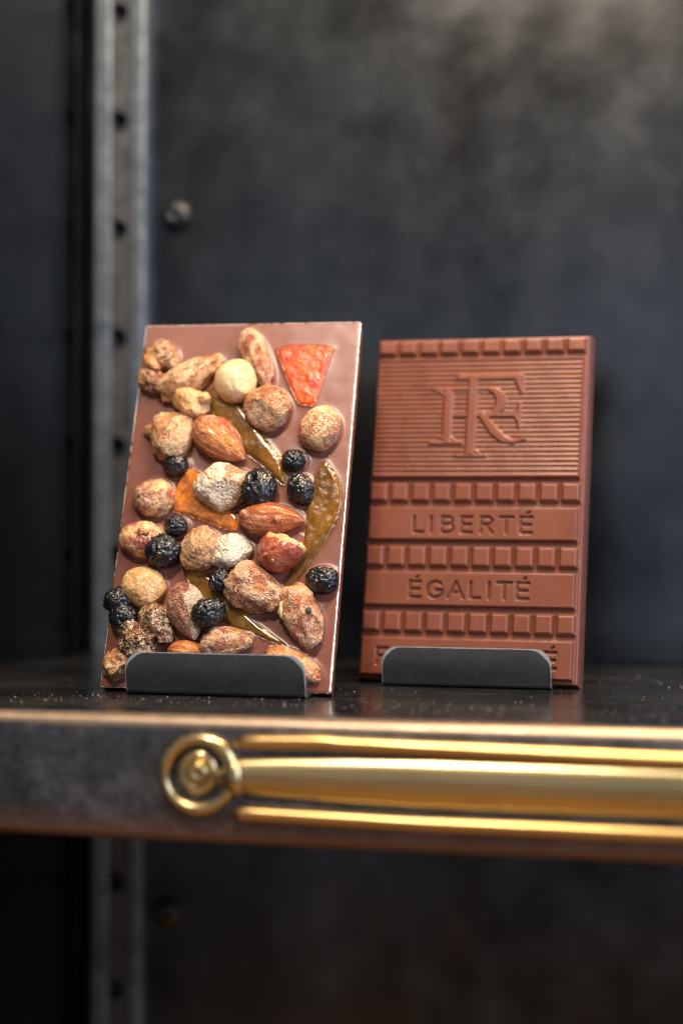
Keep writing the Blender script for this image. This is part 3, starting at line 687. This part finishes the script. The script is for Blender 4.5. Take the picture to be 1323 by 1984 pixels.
# slab of bar 1: height field front with menisci round the toppings
def slab1():
    st = .3; nu = int(W1 / st) + 1; nv = int(H1 / st) + 1
    U, Vv = np.meshgrid(np.linspace(0, W1, nu), np.linspace(0, H1, nv))
    Hh = np.zeros_like(U)
    best = np.full_like(U, 9.)
    for k, u, v, L, Wd, an in TOPS:
        if L < 8 or k in ('berry_g', 'berry_f', 'berry_big'): continue
        c, s = math.cos(rad(an)), math.sin(rad(an)); x = (U - u) * c + (Vv - v) * s; y = -(U - u) * s + (Vv - v) * c
        e = np.hypot(x / (L / 2), y / (Wd / 2)); best = np.minimum(best, (e - 1) * min(L, Wd) / 2)
    for A in PA:
        B = np.roll(A, -1, 0); d_ = np.full(U.shape, 9.)
        for a, b in zip(A[::2], A[::2].tolist()[1:] + [A[0].tolist()]):
            b = np.array(b); dd = b - a; L2 = dd @ dd; t = np.clip(((U - a[0]) * dd[0] + (Vv - a[1]) * dd[1]) / L2, 0, 1)
            d_ = np.minimum(d_, np.hypot(U - a[0] - t * dd[0], Vv - a[1] - t * dd[1]))
        best = np.minimum(best, d_ + .5)
    bb = np.clip(best, 0, 9)
    Hh += .38 * np.exp(-(bb / .60) ** 1.6) + .06 * np.exp(-(bb / 2.0) ** 2)
    V = []; F = []
    for j in range(nv):
        for i in range(nu):
            u, v = U[j, i], Vv[j, i]; q = Vector((u, v, 0))
            h = Hh[j, i] + .16 * noise.noise(q * .045) + .05 * noise.noise(q * .16)
            ed = min(u, W1 - u, v, H1 - v)
            if ed < .8: h -= .22 * (1 - ed / .8) ** 2
            ju = jv = 0
            if i in (0, nu - 1): ju = .22 * noise.noise(Vector((v * .12, i, 3))) + .10 * noise.noise(Vector((v * .7, i, 3)))
            if j in (0, nv - 1): jv = .25 * noise.noise(Vector((u * .10, j, 5))) + .10 * noise.noise(Vector((u * .7, j, 5)))
            # the nut that broke the left edge lets it bulge in a little
            if u < 2.: ju += (1 - u / 2.) * .9 * math.exp(-((v - 112) / 5) ** 2)
            V.append(((u + ju - W1 / 2) / 1000, (v + jv) / 1000, h / 1000))
    for j in range(nv - 1):
        for i in range(nu - 1): a = j * nu + i; F.append((a, a + 1, a + nu + 1, a + nu))
    per = [i for i in range(nu)] + [j * nu + nu - 1 for j in range(1, nv)] + [(nv - 1) * nu + i for i in range(nu - 2, -1, -1)] + [j * nu for j in range(nv - 2, 0, -1)]
    cx, cy = 0, H1 / 2000
    rings = [per]
    for z, ins in ((-.0025, .0001), (-.0075, .0005), (-T1 / 1000 + .0006, .0010), (-T1 / 1000, .0018)):
        ids = []
        for a in per:
            x, y, _ = V[a]; sx_ = 1 if x > 0 else -1; sy_ = 1 if y > cy else -1
            ids.append(len(V)); V.append((x - sx_ * min(ins, abs(x)) * (1 if abs(x) > .03 else abs(x) / .03), y - sy_ * ins * (1 if abs(y - cy) > .05 else abs(y - cy) / .05), z))
        rings.append(ids)
    for a, b in zip(rings[:-1], rings[1:]):
        for k in range(len(per)): l = (k + 1) % len(per); F.append((a[l], a[k], b[k], b[l]))
    F.append(tuple(rings[-1]))
    o = mesh('slab', V, F, choc_nut, bar1)
    o.data.polygons[len(o.data.polygons) - 1].use_smooth = False
    try: o.data.set_sharp_from_angle(angle=rad(38))
    except Exception: pass
slab1()
# pale bloomed flashing along the front edges
def flash(pts, r, seed):
    pts = [Vector(p) for p in pts]; out = []; rs = []
    L = (pts[1] - pts[0]).length; n = int(L / .0006)
    for k in range(n + 1):
        p = pts[0].lerp(pts[1], k / n); s = k * .6
        w = .85 + .25 * noise.noise(Vector((s * .06, seed, 0))) + .35 * noise.noise(Vector((s * .55, seed, 4)))
        out.append(p + Vector((.00012 * noise.noise(Vector((s * .4, seed, 1))), .00012 * noise.noise(Vector((s * .4, seed, 2))), .00010 * noise.noise(Vector((s * .5, seed, 8)))))); rs.append(r * max(.12, w))
    V, F = [], []; N_ = 7
    d = (pts[1] - pts[0]).normalized(); a = Vector((0, 0, 1)); b = d.cross(a)
    for p, q in zip(out, rs):
        for k in range(N_): an = 2 * math.pi * k / N_; V.append(p + a * math.cos(an) * q + b * math.sin(an) * q)
    for i in range(len(out) - 1):
        for k in range(N_): F.append((i * N_ + k, i * N_ + (k + 1) % N_, (i + 1) * N_ + (k + 1) % N_, (i + 1) * N_ + k))
    return mesh('edge_flashing', V, F, choc_edge, bar1)
w2 = W1 / 2000
o = flash([(w2 - .0002, .0006, -.0004), (w2 - .0002, H1 / 1000 - .0005, -.0004)], .00052, 1); o['label'] = 'thick white bloomed edge line'
flash([(-w2 + .0001, .0006, -.0003), (-w2 + .0001, H1 / 1000 - .0005, -.0003)], .00017, 2)
flash([(-w2 + .0002, H1 / 1000 - .0001, -.0003), (w2 - .0004, H1 / 1000 - .0001, -.0003)], .00017, 3)
flash([(-w2 + .0002, .0001, -.0003), (w2 - .0004, .0001, -.0003)], .00018, 4)

# ================================================================ BAR 2: moulded bar with monogram and engraved words
W2, H2, T2 = 82.8, 133.7, 8.0
bar2 = thing('chocolate_bar', 'moulded milk chocolate bar with raised monogram and engraved French words', 'chocolate bar')
bar2.matrix_world = bar_matrix((-.0158, .1007, .0015), rad(-4.51), rad(12.67), 0, W2 / 1000)
def moulded():
    st = .2; nu = int(round(W2 / st)) + 1; nv = int(round(H2 / st)) + 1
    us = np.linspace(0, W2, nu); vs2 = np.linspace(0, H2, nv); U, Vv = np.meshgrid(us, vs2)
    ss = lambda x: np.clip(x, 0, 1) ** 2 * (3 - 2 * np.clip(x, 0, 1))
    def rect(u0, u1, v0, v1): return np.minimum(np.minimum(U - u0, u1 - U), np.minimum(Vv - v0, v1 - Vv))   # + inside
    def rrect(u0, u1, v0, v1, r=.5):
        cx, cy = (u0 + u1) / 2, (v0 + v1) / 2; dx = np.abs(U - cx) - (u1 - u0) / 2 + r; dy = np.abs(Vv - cy) - (v1 - v0) / 2 + r
        return -(np.hypot(np.maximum(dx, 0), np.maximum(dy, 0)) + np.minimum(np.maximum(dx, dy), 0) - r)
    Hh = np.zeros_like(U); lab = np.zeros(U.shape, int)
    REL = 2.2; bev = .9
    panels = [(77.3, 125.4, 1), (52.9, 66.5, 3), (27.6, 41.6, 4), (1.0, 16.3, 5)]
    for v0, v1, k in panels:
        d = rrect(.45, W2 - 1.5, v0, v1, .35); Hh = np.maximum(Hh, REL * ss(d / bev)); lab[d > 0] = k
    rows = [(126.9, 132.9), (68.2, 75.9), (43.0, 51.3), (17.9, 26.0)]
    for ri, (v0, v1) in enumerate(rows):
        lab[(Vv >= v0 - .1) & (Vv <= v1 + .1) & (U > .3) & (U < W2 - 1.2)] = 10 + ri
        for k in range(10):
            u0 = .15 + 8.23 * k; d = rrect(u0, u0 + 7.5, v0 - .1, v1 + .1, .8); t_ = np.clip(d / 1.25, 0, 1); Hh = np.maximum(Hh, REL * .95 * (.5 * ss(t_) + .5 * np.sqrt(1 - (1 - t_) ** 2)))
    # ribs on the monogram panel
    inner = np.clip(rect(1.1, W2 - 2.2, 78.2, 124.6) / .4, 0, 1)
    ph = np.mod((Vv - 78.1) / 1.9, 1.); ribs = np.where(ph < .30, ss(ph / .30), 1 - ((ph - .30) / .70) ** 1.5)
    # monogram SDF (positive inside)
    def seg(a, b, ra, rb=None):
        rb = ra if rb is None else rb; a = np.array(a); b = np.array(b); d = b - a
        t = np.clip(((U - a[0]) * d[0] + (Vv - a[1]) * d[1]) / (d @ d), 0, 1)
        return ra + (rb - ra) * t - np.hypot(U - a[0] - t * d[0], Vv - a[1] - t * d[1])
    def arc(c, R, a0, a1, w, ry=None, w2=None):
        out = np.full(U.shape, -99.); n = 20; ry = ry or R
        for k in range(n):
            t0 = rad(a0 + (a1 - a0) * k / n); t1 = rad(a0 + (a1 - a0) * (k + 1) / n)
            f0 = math.cos((t0)) if w2 else 1; f1 = math.cos(t1) if w2 else 1
            wa = w + (w2 - w) * max(0, f0) if w2 else w; wb_ = w + (w2 - w) * max(0, f1) if w2 else w
            out = np.maximum(out, seg((c[0] + R * math.cos(t0), c[1] + ry * math.sin(t0)), (c[0] + R * math.cos(t1), c[1] + ry * math.sin(t1)), wa, wb_))
        return out
    mx = np.maximum.reduce
    mono = mx([
        rect(37.0, 40.9, 86.0, 118.6), rect(32.2, 57.6, 115.9, 118.8), seg((55.6, 117.2), (58.0, 111.0), 1.2, .7), seg((58.0, 117.6), (58.0, 110.8), .7),   # F stem, top arm, serif
        rect(31.6, 57.2, 101.3, 102.7), seg((57.4, 106.2), (57.4, 97.2), .75), seg((55.4, 102.0), (57.4, 104.6), .7), seg((55.4, 102.0), (57.4, 99.4), .7),
        rect(32.8, 45.4, 85.3, 87.0), seg((35.5, 87.0), (37.5, 88.6), .7), seg((42.4, 87.0), (40.4, 88.6), .7),
        rect(27.7, 31.3, 91.0, 113.4), rect(22.9, 44.5, 111.7, 113.7), seg((25.4, 112.0), (28.2, 110.4), .6),
        arc((44.4, 107.3), 5.7, -90, 90, .9, 5.4, 2.1),
        seg((42.6, 102.6), (47.6, 96.0), 1.4, 1.9), seg((47.6, 96.0), (51.6, 92.6), 1.9, 1.7), seg((51.6, 92.6), (55.4, 91.6), 1.7, 1.1), seg((55.4, 91.6), (59.8, 92.6), 1.1, .6),
        rect(22.6, 36.2, 90.5, 92.1), seg((25.8, 92.0), (28.2, 93.6), .6), seg((33.4, 92.0), (30.9, 93.6), .6)])
    mm = ss((mono + .35) / .55)
    Hh = Hh - .62 * inner * (1 - ribs) * (1 - mm)
    top = .55 * ss((mono + .1) / .75) * inner
    # F stem reads in front of the R
    fst = mx([rect(37.0, 40.9, 86.0, 118.6)]); Hh = Hh + np.maximum(top, .70 * ss((fst + .1) / .75) * inner)
    lab[(mono > -.15) & (lab == 1)] = 2
    # engraved capitals
    S = .58
    def glyph(ch, x, y, w, h):
        g = []; L = lambda a, b, c, d: g.append(seg((x + a * w, y + b * h), (x + c * w, y + d * h), S))
        if ch in 'EÉ': L(0, 0, 0, 1); L(0, 0, .95, 0); L(0, .52, .85, .52); L(0, 1, .95, 1)
        if ch == 'É': g.append(seg((x + .50 * w, y + h + 1.35), (x + .72 * w, y + h + 2.0), .36, .5))
        if ch == 'L': L(0, 1, 0, 0); L(0, 0, .9, 0)
        if ch == 'I': L(.5, 0, .5, 1)
        if ch == 'T': L(0, 1, 1, 1); L(.5, 0, .5, 1)
        if ch == 'F': L(0, 0, 0, 1); L(0, 1, .95, 1); L(0, .5, .8, .5)
        if ch == 'N': L(0, 0, 0, 1); L(0, 1, 1, 0); L(1, 0, 1, 1)
        if ch == 'A': L(0, 0, .5, 1); L(1, 0, .5, 1); L(.2, .34, .8, .34)
        if ch in 'RB':
            L(0, 0, 0, 1); L(0, 1, .5, 1); L(0, .52, .5, .52); g.append(arc((x + .5 * w, y + .76 * h), .40 * w, -90, 90, S, .24 * h))
        if ch == 'R': L(.45, .52, .95, 0)
        if ch == 'B': L(0, 0, .52, 0); g.append(arc((x + .52 * w, y + .26 * h), .46 * w, -90, 90, S, .26 * h))
        if ch == 'G':
            g.append(arc((x + .55 * w, y + .5 * h), .55 * w, 48, 335, S, .5 * h)); L(.60, .46, 1.04, .46); L(1.04, .46, 1.04, .28)
        return mx(g)
    words = [(3, [('L', 18.6, 4.0), ('I', 23.0, 4.4), ('B', 29.4, 4.6), ('E', 37.0, 4.2), ('R', 44.5, 4.6), ('T', 51.6, 5.0), ('É', 59.6, 4.4)], 56.3, 5.9),
             (4, [('É', 18.3, 4.4), ('G', 25.2, 5.6), ('A', 33.4, 5.6), ('L', 41.8, 4.0), ('I', 46.6, 4.4), ('T', 52.0, 5.2), ('É', 59.4, 4.4)], 31.2, 6.0),
             (5, [('F', 7.2, 4.2), ('R', 14.4, 4.6), ('A', 21.2, 5.6), ('T', 28.8, 4.8), ('E', 35.8, 4.2), ('R', 42.8, 4.6), ('N', 49.8, 5.0), ('I', 55.6, 4.4), ('T', 62.4, 5.0), ('É', 70.8, 4.2)], 5.6, 5.9)]
    for k, gl, y, h in words:
        d = mx([glyph(c, x, y, w, h) for c, x, w in gl]); Hh = Hh - 1.05 * ss((d + .22) / .62); lab[(d > -.25) & (lab == k)] = 20 + k
    # outer rim falls away, hand-made unevenness
    e = np.minimum(np.minimum(U, W2 - U), np.minimum(Vv, H2 - Vv)); Hh -= .5 * np.clip(1 - e / .45, 0, 1) ** 2
    Hh += .05 * np.sin(U * .11 + 1) * np.cos(Vv * .09) + .02 * np.sin(U * .5 + Vv * .3)
    Hh += np.random.RandomState(2).normal(0, .006, Hh.shape)
    co = np.stack([(U - W2 / 2) / 1000, Vv / 1000, Hh / 1000], -1)
    gx = np.gradient(Hh, axis=1) / (us[1] - us[0]); gy = np.gradient(Hh, axis=0) / (vs2[1] - vs2[0])
    nn = np.stack([-gx, -gy, np.ones_like(gx)], -1); nn /= np.linalg.norm(nn, axis=-1, keepdims=True)
    co = co.reshape(-1, 3); nn = nn.reshape(-1, 3)
    idx = np.arange(nu * nv).reshape(nv, nu)
    quads = np.stack([idx[:-1, :-1], idx[:-1, 1:], idx[1:, 1:], idx[1:, :-1]], -1).reshape(-1, 4); ql = lab[:-1, :-1].reshape(-1)
    def region(name, k, parent, extra=None):
        f = quads[ql == k]; ids, inv = np.unique(f, return_inverse=True); F = inv.reshape(-1, 4); V = co[ids]; N_ = nn[ids]
        me = bpy.data.meshes.new(name); V = V.tolist(); F = F.tolist(); N_ = N_.tolist()
        base = len(F)
        if extra: V, F, N_ = extra(V, F, N_, ids)
        me.from_pydata(V, [], F); me.update(); me.materials.append(choc_mould)
        me.polygons.foreach_set('use_smooth', [i < base for i in range(len(me.polygons))])
        if not extra: me.normals_split_custom_set_from_vertices(N_)
        o = bpy.data.objects.new(name, me); C.objects.link(o); o.parent = parent; return o
    def walls(V, F, N_, ids):
        pos = {int(g): i for i, g in enumerate(ids)}
        per = list(idx[0, :]) + list(idx[1:, -1]) + list(idx[-1, -2::-1]) + list(idx[-2:0:-1, 0])
        ring = [pos[int(p)] for p in per if int(p) in pos]
        cy = H2 / 2000; prev = ring
        for z, ins in ((-.0030, -.0005), (-T2 / 1000, -.0009)):
            ids2 = []
            for a in ring:
                x, y, _ = V[a]; ids2.append(len(V)); V.append([x * (1 - ins / (W2 / 2000)), cy + (y - cy) * (1 - ins / cy), z])
            for q in range(len(ring)): l = (q + 1) % len(ring); F.append([prev[l], prev[q], ids2[q], ids2[l]])
            prev = ids2
        F.append(prev); return V, F, N_
    region('slab', 0, bar2, walls)
    pan = region('ribbed_panel', 1, bar2); region('monogram', 2, pan)
    for ri in range(4): region('square_row', 10 + ri, bar2)
    for k, w_ in ((3, 'LIBERTÉ'), (4, 'ÉGALITÉ'), (5, 'FRATERNITÉ')):
        p_ = region('inscription_panel', k, bar2); p_['label'] = 'smooth panel engraved ' + w_; region('lettering', 20 + k, p_)
moulded()
